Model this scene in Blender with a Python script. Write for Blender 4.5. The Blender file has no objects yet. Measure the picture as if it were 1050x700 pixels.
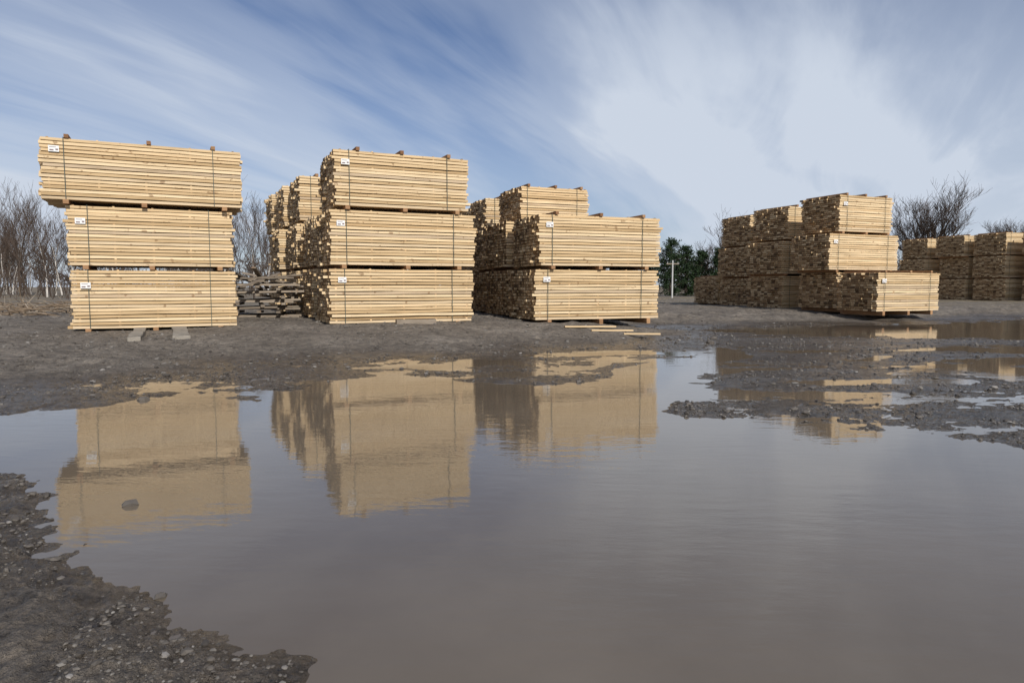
import bpy, math, random
import numpy as np
from mathutils import Vector, Matrix
random.seed(7); np.random.seed(7)
scene=bpy.context.scene
scene.view_settings.view_transform='Standard'
scene.view_settings.look='None'
scene.view_settings.exposure=0

# ------------------------------------------------------------ materials
def new_mat(name):
    m=bpy.data.materials.new(name); m.use_nodes=True
    nt=m.node_tree; b=nt.nodes['Principled BSDF']
    return m,nt,b
def N(nt,t,**kw):
    n=nt.nodes.new(t)
    for k,v in kw.items():
        if k in n.inputs: n.inputs[k].default_value=v
        else: setattr(n,k,v)
    return n
def ramp(nt,stops):
    r=nt.nodes.new('ShaderNodeValToRGB'); e=r.color_ramp.elements
    e[0].position=stops[0][0]; e[0].color=(*stops[0][1],1)
    e[1].position=stops[-1][0]; e[1].color=(*stops[-1][1],1)
    for p,c in stops[1:-1]:
        x=e.new(p); x.color=(*c,1)
    return r
def mixc(nt,mode,fac,a,b):
    m=nt.nodes.new('ShaderNodeMix'); m.data_type='RGBA'; m.blend_type=mode
    for sock,v in ((m.inputs[0],fac),(m.inputs[6],a),(m.inputs[7],b)):
        if isinstance(v,bpy.types.NodeSocket): nt.links.new(v,sock)
        elif isinstance(v,tuple): sock.default_value=(*v,1)
        else: sock.default_value=v
    return m.outputs[2]
def math_(nt,op,a,b=0.0,c=0.0,clamp=False):
    m=nt.nodes.new('ShaderNodeMath'); m.operation=op; m.use_clamp=clamp
    for i,v in enumerate((a,b,c)):
        if isinstance(v,bpy.types.NodeSocket): nt.links.new(v,m.inputs[i])
        else: m.inputs[i].default_value=v
    return m.outputs[0]

def wood_mat(name,stops,scale,bump=.25):
    m,nt,b=new_mat(name); L=nt.links
    geo=N(nt,'ShaderNodeNewGeometry'); tc=N(nt,'ShaderNodeTexCoord')
    off=N(nt,'ShaderNodeVectorMath',operation='MULTIPLY_ADD')
    L.new(geo.outputs['Random Per Island'],off.inputs[0]); off.inputs[1].default_value=(17,31,23)
    L.new(tc.outputs['Object'],off.inputs[2])
    mp=N(nt,'ShaderNodeMapping'); mp.inputs['Scale'].default_value=scale
    L.new(off.outputs[0],mp.inputs[0])
    n=N(nt,'ShaderNodeTexNoise',Scale=1.0,Detail=5.0,Roughness=.65); L.new(mp.outputs[0],n.inputs['Vector'])
    r=ramp(nt,stops); L.new(geo.outputs['Random Per Island'],r.inputs[0])
    g=ramp(nt,[(.3,(.62,.58,.52)),(.5,(.97,.96,.95)),(.75,(1.12,1.12,1.12))]); L.new(n.outputs[0],g.inputs[0])
    c=mixc(nt,'MULTIPLY',1.0,r.outputs[0],g.outputs[0])
    # knots / stain
    n2=N(nt,'ShaderNodeTexNoise',Scale=7.0,Detail=2.0); L.new(off.outputs[0],n2.inputs['Vector'])
    k=ramp(nt,[(.66,(0,0,0)),(.72,(1,1,1))]); L.new(n2.outputs[0],k.inputs[0])
    kf=math_(nt,'MULTIPLY',k.outputs[0],.6)
    c=mixc(nt,'MIX',kf,c,(.22,.12,.055))
    L.new(c,b.inputs['Base Color']); b.inputs['Roughness'].default_value=.8
    b.inputs['Specular IOR Level'].default_value=.25
    bp=N(nt,'ShaderNodeBump',Strength=bump,Distance=.01); L.new(n.outputs[0],bp.inputs['Height']); L.new(bp.outputs[0],b.inputs['Normal'])
    return m
M_side=wood_mat('board_edge',[(0,(.34,.22,.11)),(.10,(.54,.385,.21)),(.5,(.70,.52,.305)),(.85,(.79,.625,.40)),(1,(.52,.40,.27))],(1.2,30,40))
M_end=wood_mat('board_end',[(0,(.12,.075,.04)),(.3,(.29,.18,.092)),(.7,(.50,.335,.18)),(1,(.72,.54,.32))],(20,22,22),.5)
M_bolster=wood_mat('bolster_wood',[(0,(.22,.11,.055)),(1,(.42,.25,.13))],(4,4,20))
M_oldwood=wood_mat('weathered_wood',[(0,(.18,.15,.12)),(1,(.34,.285,.225))],(3,3,25),.5)
def plain(name,col,rough=.7,noise=0,scale=8,spec=.3,bump=0):
    m,nt,b=new_mat(name)
    b.inputs['Roughness'].default_value=rough; b.inputs['Specular IOR Level'].default_value=spec
    if noise:
        tc=N(nt,'ShaderNodeTexCoord'); n=N(nt,'ShaderNodeTexNoise',Scale=scale,Detail=6.0,Roughness=.7)
        nt.links.new(tc.outputs['Object'],n.inputs['Vector'])
        r=ramp(nt,[(.25,tuple(c*(1-noise) for c in col)),(.75,tuple(min(1,c*(1+noise)) for c in col))])
        nt.links.new(n.outputs[0],r.inputs[0]); nt.links.new(r.outputs[0],b.inputs['Base Color'])
        if bump:
            bp=N(nt,'ShaderNodeBump',Strength=bump,Distance=.02); nt.links.new(n.outputs[0],bp.inputs['Height']); nt.links.new(bp.outputs[0],b.inputs['Normal'])
    else: b.inputs['Base Color'].default_value=(*col,1)
    return m
M_strap=plain('strap_plastic',(.06,.08,.065),.45)
M_tag=plain('tag_paper',(.78,.78,.76),.6,.05,30)
M_print=plain('tag_print',(.22,.16,.16),.6,.2,40)
M_conc=plain('concrete_beam',(.25,.225,.19),.9,.55,6,.2,.7)
M_bark=plain('bark',(.085,.068,.055),.9,.35,3,.1)
M_twig=plain('twig',(.095,.070,.055),.9,.3,1,.1)
M_birch=plain('birch_bark',(.50,.47,.43),.8,.3,2,.1)
M_brush=plain('dead_brush',(.20,.15,.105),.9,.5,2,.1)
M_needle=plain('pine_needles',(.024,.042,.018),.8,.6,1.2,.15)
M_pole=plain('pole_grey',(.5,.5,.48),.7,.2,5)
M_metal=plain('insulator',(.3,.3,.3),.5)
def stone_mat():
    m,nt,b=new_mat('stone')
    geo=N(nt,'ShaderNodeNewGeometry')
    r=ramp(nt,[(0,(.05,.042,.034)),(.6,(.11,.095,.08)),(.95,(.17,.155,.137)),(1,(.26,.24,.22))])
    nt.links.new(geo.outputs['Random Per Island'],r.inputs[0]); nt.links.new(r.outputs[0],b.inputs['Base Color'])
    b.inputs['Roughness'].default_value=.65
    return m
M_stone=stone_mat()

# ------------------------------------------------------------ terrain
def hsh(x,y,s):
    v=np.sin(x*127.1+y*311.7+s*74.7)*43758.5453
    return v-np.floor(v)
def vn(x,y,s=0):
    xi=np.floor(x); yi=np.floor(y); fx=x-xi; fy=y-yi
    fx=fx*fx*(3-2*fx); fy=fy*fy*(3-2*fy)
    a=hsh(xi,yi,s); b=hsh(xi+1,yi,s); c=hsh(xi,yi+1,s); d=hsh(xi+1,yi+1,s)
    return (a+(b-a)*fx)*(1-fy)+(c+(d-c)*fx)*fy-.5
def fbm(x,y,s=0,o=4,g=.5):
    t=0;a=1;
    for i in range(o):
        t=t+a*vn(x*2**i+i*13.7,y*2**i-i*7.3,s+i); a*=g
    return t
def sdpoly(P,x,y):
    P=np.array(P,float); n=len(P)
    d=np.full(x.shape,1e9); ins=np.zeros(x.shape,bool)
    for i in range(n):
        ax,ay=P[i]; bx,by=P[(i+1)%n]
        ex,ey=bx-ax,by-ay
        t=np.clip(((x-ax)*ex+(y-ay)*ey)/(ex*ex+ey*ey),0,1)
        d=np.minimum(d,np.hypot(x-ax-t*ex,y-ay-t*ey))
        if ey!=0:
            c=((ay>y)!=(by>y))&(x<(bx-ax)*(y-ay)/ey+ax); ins^=c
    return np.where(ins,-d,d)
def ss(t): t=np.clip(t,0,1); return t*t*(3-2*t)
POOL=[(-.68,1.85),(-.95,2.16),(-1.42,2.55),(-1.92,2.92),(-2.87,3.83),(-4.5,4.6),(-5.4,5.3),(-4.41,5.85),(-3.93,6.1),(-3.75,6.6),(-3.3,6.8),
 (-2.42,6.4),(-2.35,7.4),(-2.0,8.2),(-1.2,8.7),(-.5,8.0),(.39,7.6),(1.1,8.3),(2.0,9.8),(4.2,13.0),(3.4,10.2),(2.2,7.6),(1.4,5.9),
 (2.14,5.66),(2.66,5.24),(3.15,5.07),(3.54,4.72),(6,4.2),(8,2),(7,-4),(-.3,-4),(-.35,.3),(-.55,1.4)]
FAR=[(4.6,17.5),(7.8,19.3),(11,20.0),(14.2,21.6),(18.6,24.8),(27,27),(26,15.5),(10.7,14.3),(7.9,14.9),(6.2,15.8)]
SM=[[(6.4,10.2),(8.5,12),(11,11.4),(8.2,9.3)],[(.8,11.6),(2.6,12.1),(2.5,11.5),(1,11.2)],[(4.6,10.6),(6.0,11.1),(6.2,10.5),(5,10.1)],[(3.0,7.8),(5.2,8.3),(5.4,7.7),(3.6,7.3)],
 [(-3.3,9.2),(-2.7,9.5),(-2.6,9.1)],[(-2.2,9.0),(-1.4,9.9),(-.5,9.6),(-.9,9.1)],[(-4.1,7.4),(-3.0,7.7),(-2.9,7.3),(-3.7,7.1)],[(.4,9.3),(1.5,10.4),(1.6,9.6),(.8,8.9)]]
FLAT=[(1.3,5.5),(4.5,4.8),(9,5),(14,13),(12,15.5),(4.5,15.5),(2.4,11.5),(.8,9.6),(1.2,7)]
FL2=[(-4.5,6.6),(-3,7.6),(-2.4,9.6),(0,10.5),(2.5,12),(2.2,9),(.5,7.6),(-2.4,6.9),(-3.4,6.6)]
def terrain(x,y):
    D=np.clip(np.hypot(x,y),1,40)
    amp=.05*D
    wx=x+amp*fbm(x/(.9),y/(.9),3,4,.6); wy=y+amp*fbm(x/.9+40,y/.9,5,4,.6)
    d=sdpoly(POOL,wx,wy)
    d=np.minimum(d,sdpoly(FAR,wx,wy))
    for s in SM: d=np.minimum(d,sdpoly(s,wx,wy)+.05)
    bank=ss((5.2-y)/1.2)*ss((-x-.2)/.3)      # firm mud bank by the near-left edge
    d=d+bank*.17*fbm(x/.16,y/.16,91,4,.6)
    out=.018*np.clip(d/.35,0,1)+.255*ss((d-.25)/5.0)
    fl=1-ss(sdpoly(FLAT,wx,wy)/1.6)
    f2=(1-ss(sdpoly(FL2,wx,wy)/.8))
    out=out*(1-.7*f2)
    out=out*(1-fl)+(.005+.004*np.clip(d,0,1))*fl
    out=out+bank*.030*ss(d/.45)
    inn=-.06*np.clip(-d/.5,0,1)
    h=np.where(d>0,out,inn)
    near=ss((d+.35-.2*bank)/.5)
    h=h+near*(.034*fbm(x/1.3,y/1.1,11,3)*(1-.6*bank)*(1-.35*fl)+.028*fbm(x/.33,y/.28,21,4,.6)*np.clip(7/D,.45,1.1)*(1-.2*bank)*(1-.45*fl)+.024*fbm(x/.07,y/.07,31,4,.62)*np.clip(5/D,0,1)*(1-.3*fl))
    h=h+near*np.maximum(fl,.4*f2)*(.030*fbm((x+.3*y)/3.2,(y-.2*x)/.42,41,3)-.002)
    h=h+ss((d-.6)/2)*(1-fl)*(.075*np.abs(fbm((x)/1.6,y/.5,45,3))+.06*np.maximum(0,fbm(x/.45,y/.35,47,3)))
    h=h+.05*fbm(x/7,y/7,51,2)*ss((d-3)/4)
    h=h-.12*np.exp(-((x+7.4)**2+(y-12.9)**2)/8.0)
    h=h+.6*fbm(x/60,y/60,61,2)*ss((y-60)/80)
    return h
ys=list(np.linspace(-14,1.3,26))+list(1.31*np.exp(np.arange(0,490)*.0066))
yl=ys[-1]
while yl<3000: yl*=1.06; ys.append(yl)
ys=np.array(ys)
sin_=np.linspace(-.92,.92,760)
so=np.array([1.0,1.15,1.4,1.8,2.5,4,7,12,20])
S=np.concatenate([-so[::-1],sin_,so])
Wd=.8+np.maximum(ys,0)*.93
X=Wd[:,None]*S[None,:]; Y=np.repeat(ys[:,None],len(S),1)
Z=terrain(X,Y)
def grid_mesh(name,X,Y,Z,mat):
    r,c=X.shape
    v=np.stack([X.ravel(),Y.ravel(),Z.ravel()],1)
    idx=np.arange(r*c).reshape(r,c)
    f=np.stack([idx[:-1,:-1].ravel(),idx[:-1,1:].ravel(),idx[1:,1:].ravel(),idx[1:,:-1].ravel()],1)
    me=bpy.data.meshes.new(name)
    me.vertices.add(len(v)); me.vertices.foreach_set('co',v.ravel())
    me.loops.add(f.size); me.loops.foreach_set('vertex_index',f.ravel().astype(np.int32))
    me.polygons.add(len(f)); me.polygons.foreach_set('loop_start',np.arange(0,f.size,4,dtype=np.int32)); me.polygons.foreach_set('loop_total',np.full(len(f),4,dtype=np.int32))
    me.polygons.foreach_set('use_smooth',np.ones(len(f),bool))
    me.update(); me.validate()
    me.materials.append(mat); o=bpy.data.objects.new(name,me); scene.collection.objects.link(o); return o
mg,nt,b=new_mat('muddy_gravel'); L=nt.links
geo=N(nt,'ShaderNodeNewGeometry'); sep=N(nt,'ShaderNodeSeparateXYZ'); L.new(geo.outputs['Position'],sep.inputs[0])
n1=N(nt,'ShaderNodeTexNoise',Scale=1.1,Detail=8.0,Roughness=.7); L.new(geo.outputs['Position'],n1.inputs['Vector'])
n2=N(nt,'ShaderNodeTexNoise',Scale=38.0,Detail=5.0,Roughness=.75); L.new(geo.outputs['Position'],n2.inputs['Vector'])
n4=N(nt,'ShaderNodeTexNoise',Scale=7.0,Detail=6.0,Roughness=.75); L.new(geo.outputs['Position'],n4.inputs['Vector'])
vo=N(nt,'ShaderNodeTexVoronoi',Scale=30.0); L.new(geo.outputs['Position'],vo.inputs['Vector'])
r1=ramp(nt,[(.3,(.115,.097,.079)),(.5,(.185,.160,.133)),(.72,(.29,.256,.217))]); L.new(n1.outputs[0],r1.inputs[0])
r2=ramp(nt,[(.3,(.5,.5,.5)),(.6,(1.1,1.08,1.05)),(.8,(1.8,1.75,1.7))]); L.new(n2.outputs[0],r2.inputs[0])
r4=ramp(nt,[(.35,(.50,.49,.48)),(.5,(1,1,1)),(.68,(1.5,1.48,1.45))]); L.new(n4.outputs[0],r4.inputs[0])
c=mixc(nt,'MULTIPLY',1.0,r1.outputs[0],r2.outputs[0])
c=mixc(nt,'MULTIPLY',1.0,c,r4.outputs[0])
wz=math_(nt,'MULTIPLY_ADD',n1.outputs[0],-.06,sep.outputs[2])
wet=N(nt,'ShaderNodeMapRange'); L.new(wz,wet.inputs[0]); wet.inputs[1].default_value=-.02; wet.inputs[2].default_value=.08; 
cw=mixc(nt,'MULTIPLY',1.0,c,(.46,.435,.41))
c=mixc(nt,'MIX',wet.outputs[0],cw,c)
fy=N(nt,'ShaderNodeMapRange'); L.new(sep.outputs[1],fy.inputs[0]); fy.inputs[1].default_value=24; fy.inputs[2].default_value=40
n3=N(nt,'ShaderNodeTexNoise',Scale=.25,Detail=5.0); L.new(geo.outputs['Position'],n3.inputs['Vector'])
gr=ramp(nt,[(.42,(0,0,0)),(.6,(1,1,1))]); L.new(n3.outputs[0],gr.inputs[0])
c=mixc(nt,'MIX',math_(nt,'MULTIPLY',fy.outputs[0],gr.outputs[0]),c,(.20,.155,.09))
L.new(c,b.inputs['Base Color'])
ro=N(nt,'ShaderNodeMapRange'); L.new(wz,ro.inputs[0]); ro.inputs[1].default_value=-.02; ro.inputs[2].default_value=.05; ro.inputs[3].default_value=.14; ro.inputs[4].default_value=.85
L.new(ro.outputs[0],b.inputs['Roughness']); b.inputs['Specular IOR Level'].default_value=.5
hh=math_(nt,'MULTIPLY_ADD',vo.outputs['Distance'],-.5,n2.outputs[0])
bp=N(nt,'ShaderNodeBump',Strength=1.0,Distance=.022); L.new(hh,bp.inputs['Height'])
bp2=N(nt,'ShaderNodeBump',Strength=.8,Distance=.07); L.new(n4.outputs[0],bp2.inputs['Height']); L.new(bp.outputs[0],bp2.inputs['Normal']); L.new(bp2.outputs[0],b.inputs['Normal'])
grid_mesh('ground',X,Y,Z,mg)

# water
mw,nt,b=new_mat('muddy_water'); L=nt.links
geo=N(nt,'ShaderNodeNewGeometry')
n1=N(nt,'ShaderNodeTexNoise',Scale=.8,Detail=5.0,Roughness=.6); L.new(geo.outputs['Position'],n1.inputs['Vector'])
r=ramp(nt,[(.3,(.130,.104,.076)),(.7,(.170,.138,.103))]); L.new(n1.outputs[0],r.inputs[0]); L.new(r.outputs[0],b.inputs['Base Color'])
b.inputs['Roughness'].default_value=.018; b.inputs['IOR'].default_value=1.52
mp=N(nt,'ShaderNodeMapping'); mp.inputs['Rotation'].default_value=(0,0,.5); mp.inputs['Scale'].default_value=(3,9,1); L.new(geo.outputs['Position'],mp.inputs[0])
n2=N(nt,'ShaderNodeTexNoise',Scale=1.0,Detail=4.0,Roughness=.55); L.new(mp.outputs[0],n2.inputs['Vector'])
nw=N(nt,'ShaderNodeTexNoise',Scale=.35,Detail=2.0); L.new(geo.outputs['Position'],nw.inputs['Vector'])
rw=ramp(nt,[(.4,(.25,.25,.25)),(.65,(1,1,1))]); L.new(nw.outputs[0],rw.inputs[0])
bp=N(nt,'ShaderNodeBump',Strength=.35,Distance=.0075); L.new(math_(nt,'MULTIPLY',n2.outputs[0],rw.outputs[0]),bp.inputs['Height']); L.new(bp.outputs[0],b.inputs['Normal'])
me=bpy.data.meshes.new('puddle_water'); me.from_pydata([(-14,-13,0),(36,-13,0),(36,34,0),(-14,34,0)],[],[(0,1,2,3)]); me.materials.append(mw)
scene.collection.objects.link(bpy.data.objects.new('puddle_water',me))

def H1(x,y): return float(terrain(np.array([float(x)]),np.array([float(y)]))[0])

# ------------------------------------------------------------ mesh builder
class MB:
    def __init__(s): s.v=[];s.f=[];s.m=[]
    def box(s,x0,x1,y0,y1,z0,z1,m=0,mend=None):
        b=len(s.v); s.v+=[(x0,y0,z0),(x1,y0,z0),(x1,y1,z0),(x0,y1,z0),(x0,y0,z1),(x1,y0,z1),(x1,y1,z1),(x0,y1,z1)]
        s.f+=[(b,b+3,b+2,b+1),(b+4,b+5,b+6,b+7),(b,b+1,b+5,b+4),(b+2,b+3,b+7,b+6),(b+1,b+2,b+6,b+5),(b+3,b,b+4,b+7)]
        e=m if mend is None else mend
        s.m+=[m,m,m,m,e,e]
    def beam(s,xs,prof,m,mend):
        b=len(s.v); n=len(xs)
        for i,x in enumerate(xs):
            y0,y1,z0,z1=prof(i); s.v+=[(x,y0,z0),(x,y1,z0),(x,y1,z1),(x,y0,z1)]
        for i in range(n-1):
            for k in range(4):
                a=b+i*4+k; c=b+i*4+(k+1)%4
                s.f.append((a,c,c+4,a+4)); s.m.append(m)
        s.f.append((b+3,b+2,b+1,b)); s.m.append(mend)
        e=b+(n-1)*4; s.f.append((e,e+1,e+2,e+3)); s.m.append(mend)
    def obox(s,c,ax,L,w,h,m=0):
        ax=Vector(ax).normalized(); up=Vector((0,0,1)) if abs(ax.z)<.9 else Vector((1,0,0))
        sd=ax.cross(up).normalized(); up=sd.cross(ax); c=Vector(c); b=len(s.v)
        for i in (-1,1):
            for j,k in ((-1,-1),(1,-1),(1,1),(-1,1)):
                s.v.append(tuple(c+ax*L/2*i+sd*w/2*j+up*h/2*k))
        for k in range(4):
            s.f.append((b+k,b+(k+1)%4,b+4+(k+1)%4,b+4+k)); s.m.append(m)
        s.f+=[(b+3,b+2,b+1,b),(b+4,b+5,b+6,b+7)]; s.m+=[m,m]
    def tube(s,pts,rad,sides=4,m=0):
        b=len(s.v); n=len(pts)
        for i,p in enumerate(pts):
            d=(pts[min(i+1,n-1)]-pts[max(i-1,0)])
            if d.length<1e-6: d=Vector((0,0,1))
            d.normalize(); u=d.cross(Vector((.31,.95,.1))).normalized(); w=d.cross(u)
            for k in range(sides):
                a=2*math.pi*k/sides; s.v.append(tuple(p+(u*math.cos(a)+w*math.sin(a))*rad[i]))
        for i in range(n-1):
            for k in range(sides):
                a=b+i*sides+k; c=b+i*sides+(k+1)%sides; s.f.append((a,c,c+sides,a+sides)); s.m.append(m)
    def obj(s,name,mats,parent=None,smooth=False):
        me=bpy.data.meshes.new(name); me.from_pydata(s.v,[],s.f)
        for m in mats: me.materials.append(m)
        me.polygons.foreach_set('material_index',s.m)
        if smooth: me.polygons.foreach_set('use_smooth',[True]*len(s.f))
        me.update()
        o=bpy.data.objects.new(name,me); scene.collection.objects.link(o)
        if parent: o.parent=parent
        return o
R=random
def make_stack(x,y,ang,bundles,W=1.85,zoff=0.0,P=1.3,tags=True,seg=True,base=.09):
    """bundles: list of (x_offset,length[,y_offset])"""
    root=bpy.data.objects.new('lumber_stack',None); scene.collection.objects.link(root)
    root.empty_display_size=.3
    root.location=(x,y,.255+zoff); root.rotation_euler=(0,0,math.radians(ang))
    z=0.0; nb=len(bundles)
    for bi,bd in enumerate(bundles):
        x0,Lh=bd[0],bd[1]; yo=bd[2] if len(bd)>2 else R.uniform(-.06,.06)
        mb=MB(); layers=17; bol=.085; hb=P-bol; pit=hb/layers; th=pit*.80
        for fx in (.10,.5,.90):
            xx=x0+Lh*fx+R.uniform(-.06,.06)
            mb.box(xx-.05,xx+.05,yo-R.uniform(.0,.07),yo+W+.05,z-.05 if bi==0 else z+.002,z+bol-.002,2)
        zb=z+bol
        nc=max(4,int(W/.165)); cw=W/nc
        for l in range(layers):
            zz=zb+l*pit
            lay=R.gauss(0,.010)
            for j in range(nc):
                xa=x0+R.gauss(0,.022)+(R.uniform(-.10,.04) if R.random()<.12 else 0)
                xb=x0+Lh+R.gauss(0,.022)+(R.uniform(-.06,.08) if R.random()<.12 else 0)
                ya=yo+j*cw+.004; yb=ya+cw-R.uniform(.006,.022)
                if j==0: ya+=R.gauss(0,.009)+lay
                t=th*R.uniform(.90,1.03)
                if seg and j in (0,nc-1):
                    n=7; xs=[xa+(xb-xa)*i/(n-1) for i in range(n)]
                    ph=R.uniform(0,6); am=R.uniform(.001,.0045); wa=[am*math.sin(ph+i*1.3)+R.gauss(0,.0012) for i in range(n)]
                    ww=[R.gauss(0,.003) for i in range(n)]
                    mb.beam(xs,lambda i:(ya+ww[i],yb,zz+wa[i],zz+t+wa[i]),0,1)
                else:
                    dz=R.uniform(-.002,.002)
                    mb.box(xa,xb,ya,yb,zz+dz,zz+t+dz,0,1)
            for fx in (.04,.27,.5,.73,.96):
                xx=x0+Lh*fx
                mb.box(xx-.02,xx+.02,yo+.03,yo+W-.03,zz+th*.9,zz+pit+.001,1)
        if bi==nb-1:
            for fx in (.14,.5,.86):
                xx=x0+Lh*fx+R.uniform(-.08,.08)
                mb.box(xx-.04,xx+.04,yo-.03,yo+W+.04,zb+hb-pit+th+.006,zb+hb+.065,2)
        mb.obj('bundle_%d'%(bi+1),[M_side,M_end,M_bolster],root)
        sb=MB(); top=zb+hb-pit*.2+.012; bot=zb-.006
        for fx in (.11,.84):
            xx=x0+Lh*fx+R.uniform(-.05,.05); w=.0065; yf=yo-.028
            sb.box(xx-w,xx+w,yf-.004,yf,bot,top,0)
            sb.box(xx-w,xx+w,yo+W+.012,yo+W+.016,bot,top,0)
            sb.box(xx-w,xx+w,yf-.004,yo+W+.016,top+.001,top+.005,0)
        sb.obj('straps_%d'%(bi+1),[M_strap],root)
        if tags:
            tb=MB(); tx=x0+Lh*.035+R.uniform(0,.1); tz=zb+hb*R.uniform(.68,.78); yf=yo-.034
            tb.box(tx,tx+.18,yf-.004,yf,tz,tz+.12,0)
            tb.box(tx+.02,tx+.09,yf-.007,yf-.005,tz+.02,tz+.045,1)
            tb.box(tx+.02,tx+.13,yf-.007,yf-.005,tz+.085,tz+.095,1)
            tb.box(tx+.12,tx+.165,yf-.007,yf-.005,tz+.03,tz+.06,1)
            tb.obj('tag_%d'%(bi+1),[M_tag,M_print],root)
        z+=P
    return root

make_stack(-8.95,13.9,26.5,[(0,3.10),(-.03,3.10),(-.42,3.7,-.08)],zoff=-.10)
def vrow(x,y,a,t): return x-math.sin(math.radians(a))*t,y+math.cos(math.radians(a))*t
make_stack(-3.98,15.1,25,[(-.04,3.36),(.0,3.40),(.12,3.1)],zoff=-.05)
for t,b_ in ((2.15,[(0,3.3),(.05,3.3)]),(4.3,[(0,3.3),(.0,3.3),(.1,3.2)]),(6.5,[(-.1,3.3),(-.15,3.3),(0,3.2)]),(8.7,[(0,3.3),(0.05,3.3),(-.05,3.2)])):
    xx,yy=vrow(-3.98,15.1,26.8,t); make_stack(xx,yy,25,b_,tags=False,seg=False)
make_stack(.56,16.3,20,[(0,3.4),(.08,3.3)],zoff=-.03)
make_stack(-.14,18.4,21,[(0,3.3),(-.02,3.3)],tags=False)
make_stack(-.60,20.6,22,[(0,3.3),(.0,3.3),(.95,2.3)],tags=False)
make_stack(-1.0,23.8,22,[(0,3.3),(.0,3.3),(.1,3.3)],tags=False,seg=False)
make_stack(-1.6,26.5,22,[(0,3.3),(.0,3.3),(.05,3.3)],tags=False,seg=False)
# right-hand row
make_stack(11.35,21.3,22,[(0,2.75)],W=1.5,tags=True)
make_stack(11.0,23.2,22,[(0,2.9),(-.40,3.2),(0.05,2.45)],W=1.7,tags=True,zoff=.04)
make_stack(10.2,25.8,24,[(0,2.9),(-.12,3.0),(0.15,2.6)],W=1.8,tags=False,seg=False,zoff=-.04)
make_stack(9.75,28.4,21,[(.05,2.9),(-.06,3.0),(0.1,2.8)],W=1.85,tags=False,seg=False,zoff=-.10)
make_stack(9.35,31.0,20,[(0,2.9)],W=1.85,tags=False,seg=False)
for (xx,yy,n) in ((29.0,36.4,3),(27.7,38.7,3),(27.2,41.1,3),(26.2,43.6,3),(30,34.1,3)):
    make_stack(xx,yy,17+R.uniform(-2,2),[(R.uniform(-.25,.25),3.0) for i in range(n)],W=1.9,tags=False,seg=False)

# skids under first stack
def skid(s,w):
    a=math.radians(26.5); px=-8.95+math.cos(a)*s; py=13.9+math.sin(a)*s
    mb=MB(); n=12; L0=-2.9
    xs=[L0+3.8*i/(n-1) for i in range(n)]
    j=[[R.gauss(0,.008) for _ in range(4)] for _ in xs]
    mb.beam(xs,lambda i:(-w+j[i][0],w+j[i][1],-.17+j[i][2],.065+j[i][3]),0,0)
    o=mb.obj('skid_beam',[M_conc]); o.location=(px,py,.174); o.rotation_euler=(0,-.004,a+math.pi/2)
    bv=o.modifiers.new('b','BEVEL'); bv.width=.018; bv.segments=2
skid(1.20,.11); skid(1.95,.14)
for (x,y,a,Ln) in ((-2.6,15.3,20,.9),):
    mb=MB(); mb.box(0,Ln,-.09,.09,-.03,.09,0); o=mb.obj('timber_block',[M_oldwood]); o.location=(x,y,H1(x,y)); o.rotation_euler=(0,0,math.radians(a))

# pile of loose boards
mb=MB()
for l in range(9):
    z=.32+l*.105
    for k in range(6):
        if l%2==0:
            mb.obox((-7.0+R.uniform(-.25,.25),17.9+k*.28,z+R.uniform(-.02,.02)),(1,.25+R.uniform(-.08,.08),R.uniform(-.05,.05)),2.3+R.uniform(-.3,.5),.12,.05)
        elif k<4:
            mb.obox((-7.9+k*.55+R.uniform(-.1,.1),18.6,z+R.uniform(-.02,.02)),(-.3+R.uniform(-.1,.1),1,R.uniform(-.04,.04)),2.0,.10,.06)
for k in range(10):
    mb.obox((-6.9+R.uniform(-.6,.6),18.5+R.uniform(-.6,.6),1.27+R.uniform(0,.12)),(R.uniform(-1,1),R.uniform(-.5,.5),R.uniform(-.08,.08)),R.uniform(1.2,2.4),.11,.04)
mb.obj('loose_board_pile',[M_oldwood])
for (x,y,a,Ln) in ((1.15,14.9,8,1.15),(2.35,14.3,-6,.75),(1.7,14.6,3,.9)):
    mb=MB(); mb.box(0,Ln,-.05,.05,-.005,.025,0,1); o=mb.obj('loose_board',[M_side,M_end]); o.location=(x,y,H1(x,y)+.01); o.rotation_euler=(0,R.uniform(-.03,.03),math.radians(a))

# ------------------------------------------------------------ stones
t=(1+5**.5)/2
iv=[(-1,t,0),(1,t,0),(-1,-t,0),(1,-t,0),(0,-1,t),(0,1,t),(0,-1,-t),(0,1,-t),(t,0,-1),(t,0,1),(-t,0,-1),(-t,0,1)]
iv=np.array(iv)/math.hypot(1,t)
iff=[(0,11,5),(0,5,1),(0,1,7),(0,7,10),(0,10,11),(1,5,9),(5,11,4),(11,10,2),(10,7,6),(7,1,8),(3,9,4),(3,4,2),(3,2,6),(3,6,8),(3,8,9),(4,9,5),(2,4,11),(6,2,10),(8,6,7),(9,8,1)]
def stones(name,xs,ys_,hs,sz):
    v=[];f=[]
    for x,y,h,s in zip(xs,ys_,hs,sz):
        b=len(v); sc=np.array([s*R.uniform(.8,1.5),s*R.uniform(.7,1.2),s*R.uniform(.4,.8)]); a=R.uniform(0,6.3); ca,sa=math.cos(a),math.sin(a)
        p=iv*sc*(1+.4*(np.random.rand(12,1)-.5))
        for q in p: v.append((x+q[0]*ca-q[1]*sa,y+q[0]*sa+q[1]*ca,h+q[2]+s*.1))
        f+=[(b+i,b+j,b+k) for i,j,k in iff]
    me=bpy.data.meshes.new(name); me.from_pydata(v,[],f); me.materials.append(M_stone); me.update()
    o=bpy.data.objects.new(name,me); scene.collection.objects.link(o)
n=30000
yy=1.5*np.exp(np.random.rand(n)*2.6); xx=(np.random.rand(n)*2-1)*.85*(yy+.2)
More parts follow.
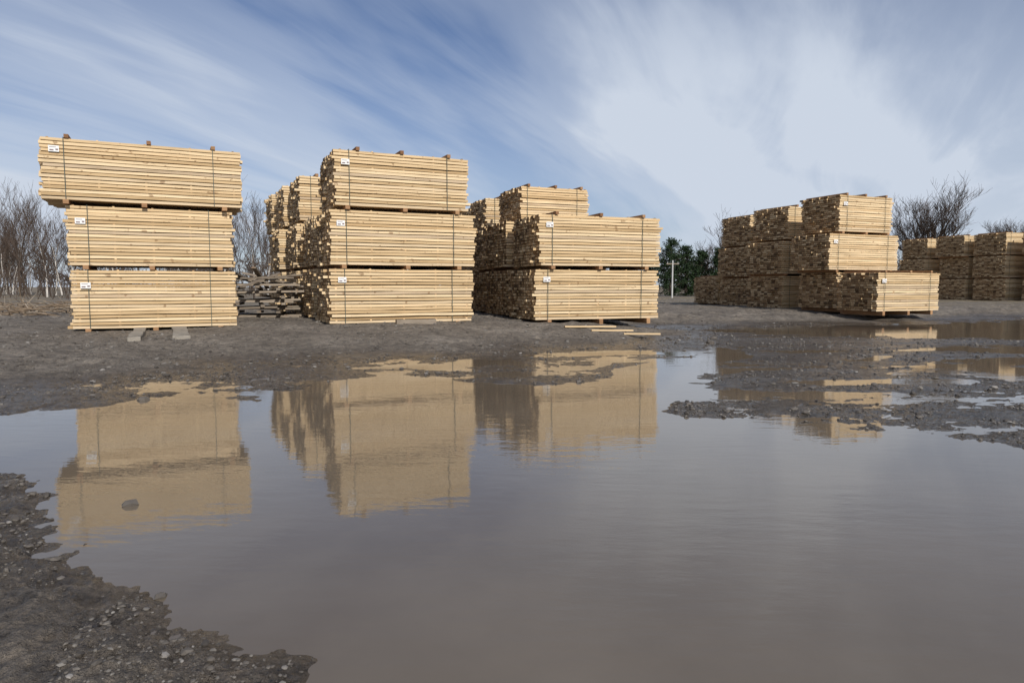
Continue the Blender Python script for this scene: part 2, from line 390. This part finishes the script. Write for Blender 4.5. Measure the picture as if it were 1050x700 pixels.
hh=terrain(xx,yy); cl=fbm(xx/.5,yy/.5,77,3)
k=(hh>.004)&(cl>-.18)
xx,yy,hh=xx[k],yy[k],hh[k]; sz=np.clip(.0028*yy**.68*np.exp(np.random.randn(len(xx))*.5),.0025,.035)
stones('gravel',xx,yy,hh,sz)
rk=[(-1.93,3.38,.038),(4.2,14.2,.09),(-1.25,2.35,.022),(3.9,13.4,.07),(-3.6,6.6,.05)]
for q in rk: stones('rock',[q[0]],[q[1]],[max(0,H1(q[0],q[1]))],[q[2]])

# ------------------------------------------------------------ trees
def grow(mb,p,d,Ln,rad,depth,maxd,nchild,spread,up=.12,mtr=0,mtw=1,minr=.008,sides=4):
    n=4 if depth<2 else 3
    pts=[p.copy()]; rr=[rad]; dd=d.copy()
    for i in range(n):
        dd=(dd+Vector((R.gauss(0,.13),R.gauss(0,.13),R.gauss(0,.08)+up*.5))).normalized()
        pts.append(pts[-1]+dd*Ln/n); rr.append(max(minr*.6,rad*(1-(i+1)/n*.72)))
    mb.tube(pts,rr,sides if depth<2 else 3,mtr if depth<1 or mtr==0 and depth<2 else mtw)
    if depth>=maxd: return
    for c in range(nchild[depth]):
        t=R.uniform(.28,1.0)
        k=min(int(t*n),n-1); q=pts[k].lerp(pts[k+1],t*n-k)
        ax=Vector((R.gauss(0,1),R.gauss(0,1),R.gauss(0,.45))).normalized()
        nd=(dd*(1-spread)+ax*spread+Vector((0,0,up))).normalized()
        grow(mb,q,nd,Ln*R.uniform(.45,.68)*(.75 if depth==0 and maxd==3 else 1),max(minr,rr[k]*R.uniform(.4,.6)),depth+1,maxd,nchild,spread,up,mtr,mtw,minr,sides)
def base(x,y): return Vector((x,y,H1(x,y)-.1))
mb=MB()
for i in range(110):
    y=R.uniform(52,90); x=-y*R.uniform(.30,1.1); h=R.uniform(3.8,7.7)*y/72
    bir=R.random()<.42
    grow(mb,base(x,y),Vector((R.gauss(0,.05),R.gauss(0,.04),1)).normalized(),h*.95,.085 if bir else .085,0,3,[11,5,3],.5,.33,2 if bir else 0,1,.013)
for i in range(320):
    y=R.uniform(42,70); x=-y*R.uniform(.25,1.15)
    grow(mb,base(x,y),Vector((R.gauss(0,.25),R.gauss(0,.2),1)).normalized(),R.uniform(1.0,2.4),.03,0,1,[9,3],.5,.15,1,1,.013,3)
mb.obj('bare_woodland',[M_bark,M_twig,M_birch])
mb=MB()
for i in range(330):
    y=R.uniform(120,180); x=y*R.uniform(-1.1,1.25)
    grow(mb,base(x,y),Vector((R.gauss(0,.1),R.gauss(0,.1),1)).normalized(),R.uniform(2.5,6.5),.12,0,2,[12,5],.6,.15,0,1,.06,3)
mb.obj('distant_treeline',[M_bark,M_twig])
def big_tree(x,y,h):
    mb=MB(); p=base(x,y); tp=p+Vector((.1,.1,h*.30))
    mb.tube([p,p.lerp(tp,.15),p.lerp(tp,.6),tp],[h*.04,h*.03,h*.026,h*.024],8,0)
    for i in range(13):
        a=i/13*6.28*2+R.uniform(-.3,.3); el=R.uniform(.45,1.52)
        d=Vector((math.cos(a)*math.cos(el),math.sin(a)*math.cos(el),math.sin(el)))
        grow(mb,tp-Vector((0,0,R.uniform(0,h*.05))),d,h*R.uniform(.36,.44)*(.70+.38*math.sin(el)),h*.011,0,3,[8,6,5],.45,.14,0,1,.012)
    mb.obj('bare_tree',[M_bark,M_twig])
big_tree(36.4,60,10.4)
big_tree(57.0,78,10.0)
mb=MB()
for i in range(26):
    y=R.uniform(70,95); x=y*R.uniform(.56,1.05)
    grow(mb,base(x,y),Vector((R.gauss(0,.05),0,1)).normalized(),R.uniform(3.6,6.2),.08,0,3,[10,5,3],.55,.25,0,1,.014)
for i in range(14):
    y=R.uniform(62,75); x=y*R.uniform(.275,.34)
    grow(mb,base(x,y),Vector((R.gauss(0,.05),0,1)).normalized(),R.uniform(3.,5.0),.06,0,3,[10,5,3],.55,.25,0,1,.014)
mb.obj('bare_shrubs',[M_bark,M_twig])
def pine(x,y,h,w):
    mb=MB(); p=base(x,y)
    mb.tube([p,p+Vector((.05,0,h*.5)),p+Vector((0,0,h*.97))],[h*.028,h*.018,.015],6,0)
    z=h*.04
    while z<h*.97:
        f=z/h; rad=w*.5*(min(1,f/.15)**.5)*(1-f)**.5*1.1*R.uniform(.8,1.15)
        for k in range(7):
            a=R.uniform(0,6.28); r=rad*R.uniform(.5,1.2)
            tip=p+Vector((math.cos(a)*r,math.sin(a)*r,z+r*R.uniform(.05,.4)))
            st=p+Vector((0,0,z)); mb.tube([st,st.lerp(tip,.5)+Vector((0,0,-.04)),tip],[.025,.016,.006],3,0)
            for c in range(max(3,int(r*4.5))):
                q=st.lerp(tip,R.uniform(.3,1.02))+Vector((R.gauss(0,.09),R.gauss(0,.09),R.gauss(0,.06)))
                for s in range(12):
                    o=q+Vector((R.gauss(0,.10),R.gauss(0,.10),R.gauss(0,.07))); d1=Vector((R.gauss(0,1),R.gauss(0,1),R.gauss(0,.7)+.4)).normalized()*R.uniform(.08,.18)
                    d2=d1.cross(Vector((R.gauss(0,1),R.gauss(0,1),R.gauss(0,1)))).normalized()*.04
                    b=len(mb.v); mb.v+=[tuple(o-d2),tuple(o+d2),tuple(o+d1*1.2)]; mb.f.append((b,b+1,b+2)); mb.m.append(1)
        z+=h*.048
    mb.obj('pine_tree',[M_bark,M_needle])
pine(13.9,60,5.1,3.6); pine(15.6,61.5,4.6,3.2); pine(17.1,62,4.2,2.8); pine(18.2,60.5,4.3,2.4); pine(12.7,64,4.4,3.0)
root=bpy.data.objects.new('utility_pole',None); scene.collection.objects.link(root); root.location=(11.7,50,H1(11.7,50))
mb=MB(); mb.tube([Vector((0,0,-.2)),Vector((0,0,2.75))],[.06,.05],10); mb.obj('pole',[M_pole],root)
mb=MB(); mb.box(-.45,.45,-.04,.04,2.45,2.53); mb.obj('crossarm',[M_oldwood],root)
mb=MB()
for q in (-.38,.38): mb.tube([Vector((q,0,2.53)),Vector((q,0,2.63))],[.03,.02],8)
mb.obj('insulators',[M_metal],root)
mb=MB()
for i in range(900):
    y=R.uniform(18,27); x=-y*R.uniform(.52,1.05); z=H1(x,y)
    d=Vector((R.gauss(0,1),R.gauss(0,.6),R.gauss(0,.2))).normalized(); Ln=R.uniform(.3,1.3)
    c_=Vector((x,y,z+abs(R.gauss(0,.13))))
    mb.tube([c_-d*Ln/2,c_+Vector((0,0,R.uniform(-.05,.06))),c_+d*Ln/2],[R.uniform(.006,.02),R.uniform(.008,.025),.005],4,1 if R.random()<.3 else 0)
mb.obj('brush_pile',[M_brush,M_oldwood])

# ------------------------------------------------------------ light + sky
EL,AZ=34,155
sd=Vector((math.sin(math.radians(AZ))*math.cos(math.radians(EL)),math.cos(math.radians(AZ))*math.cos(math.radians(EL)),math.sin(math.radians(EL))))
ld=bpy.data.lights.new('sun','SUN'); ld.energy=3.9; ld.angle=math.radians(.6); ld.color=(1,.945,.86)
lo=bpy.data.objects.new('sun',ld); scene.collection.objects.link(lo); lo.rotation_euler=(-sd).to_track_quat('-Z','Y').to_euler()
w=bpy.data.worlds.new('World'); scene.world=w; w.use_nodes=True; nt=w.node_tree; L=nt.links
bg=nt.nodes['Background']; bg.inputs[1].default_value=.10
sky=N(nt,'ShaderNodeTexSky'); sky.sky_type='NISHITA'; sky.sun_disc=False; sky.sun_elevation=math.radians(EL); sky.sun_rotation=math.radians(AZ)
sky.air_density=1.0; sky.dust_density=.6; sky.ozone_density=2.0
tc=N(nt,'ShaderNodeTexCoord'); sp=N(nt,'ShaderNodeSeparateXYZ'); L.new(tc.outputs['Generated'],sp.inputs[0])
zc=math_(nt,'ADD',math_(nt,'MAXIMUM',sp.outputs[2],0.0),.10)
cx=math_(nt,'DIVIDE',sp.outputs[0],zc); cy=math_(nt,'DIVIDE',sp.outputs[1],zc)
al=math_(nt,'MULTIPLY_ADD',cx,.42,math_(nt,'MULTIPLY',cy,.91))
ac=math_(nt,'MULTIPLY_ADD',cx,.91,math_(nt,'MULTIPLY',cy,-.42))
def cloud(sa,sc,det,rough,dist,off):
    cb=N(nt,'ShaderNodeCombineXYZ'); L.new(math_(nt,'MULTIPLY',al,sa),cb.inputs[0]); L.new(math_(nt,'MULTIPLY_ADD',ac,sc,off),cb.inputs[1]); cb.inputs[2].default_value=off
    n=N(nt,'ShaderNodeTexNoise',Scale=1.0,Detail=det,Roughness=rough,Distortion=dist); L.new(cb.outputs[0],n.inputs['Vector']); return n.outputs[0]
a1=cloud(.16,.62,6.0,.5,.5,1.3); a2=cloud(.40,2.2,7.0,.58,.5,4.1); a3=cloud(.25,.30,3.0,.5,.2,7.7)
s=math_(nt,'MULTIPLY_ADD',a2,.27,math_(nt,'MULTIPLY_ADD',a1,.63,math_(nt,'MULTIPLY',a3,.30)))
cr=ramp(nt,[(.50,(0,0,0)),(.61,(.40,.40,.40)),(.74,(1,1,1))]); cr.color_ramp.interpolation='EASE'; L.new(s,cr.inputs[0])
hz=N(nt,'ShaderNodeMapRange'); L.new(sp.outputs[2],hz.inputs[0]); hz.inputs[1].default_value=0; hz.inputs[2].default_value=.34; hz.inputs[3].default_value=.55; hz.inputs[4].default_value=0
tp=N(nt,'ShaderNodeMapRange'); L.new(sp.outputs[2],tp.inputs[0]); tp.inputs[1].default_value=.18; tp.inputs[2].default_value=.48; tp.inputs[3].default_value=1.0; tp.inputs[4].default_value=.62
cf=math_(nt,'ADD',math_(nt,'MULTIPLY',cr.outputs[0],tp.outputs[0]),hz.outputs[0],clamp=True)
tint=mixc(nt,'MULTIPLY',1.0,sky.outputs[0],(.58,.64,.80))
c=mixc(nt,'MIX',cf,tint,(6.0,6.65,7.7))
L.new(c,bg.inputs[0])

cam=bpy.data.cameras.new('camera'); cam.lens=24; cam.sensor_width=36; cam.clip_end=6000; cam.clip_start=.05
co=bpy.data.objects.new('camera',cam); scene.collection.objects.link(co)
co.location=(0,0,1.1); co.rotation_euler=(math.radians(90-4.57),0,0)
scene.camera=co
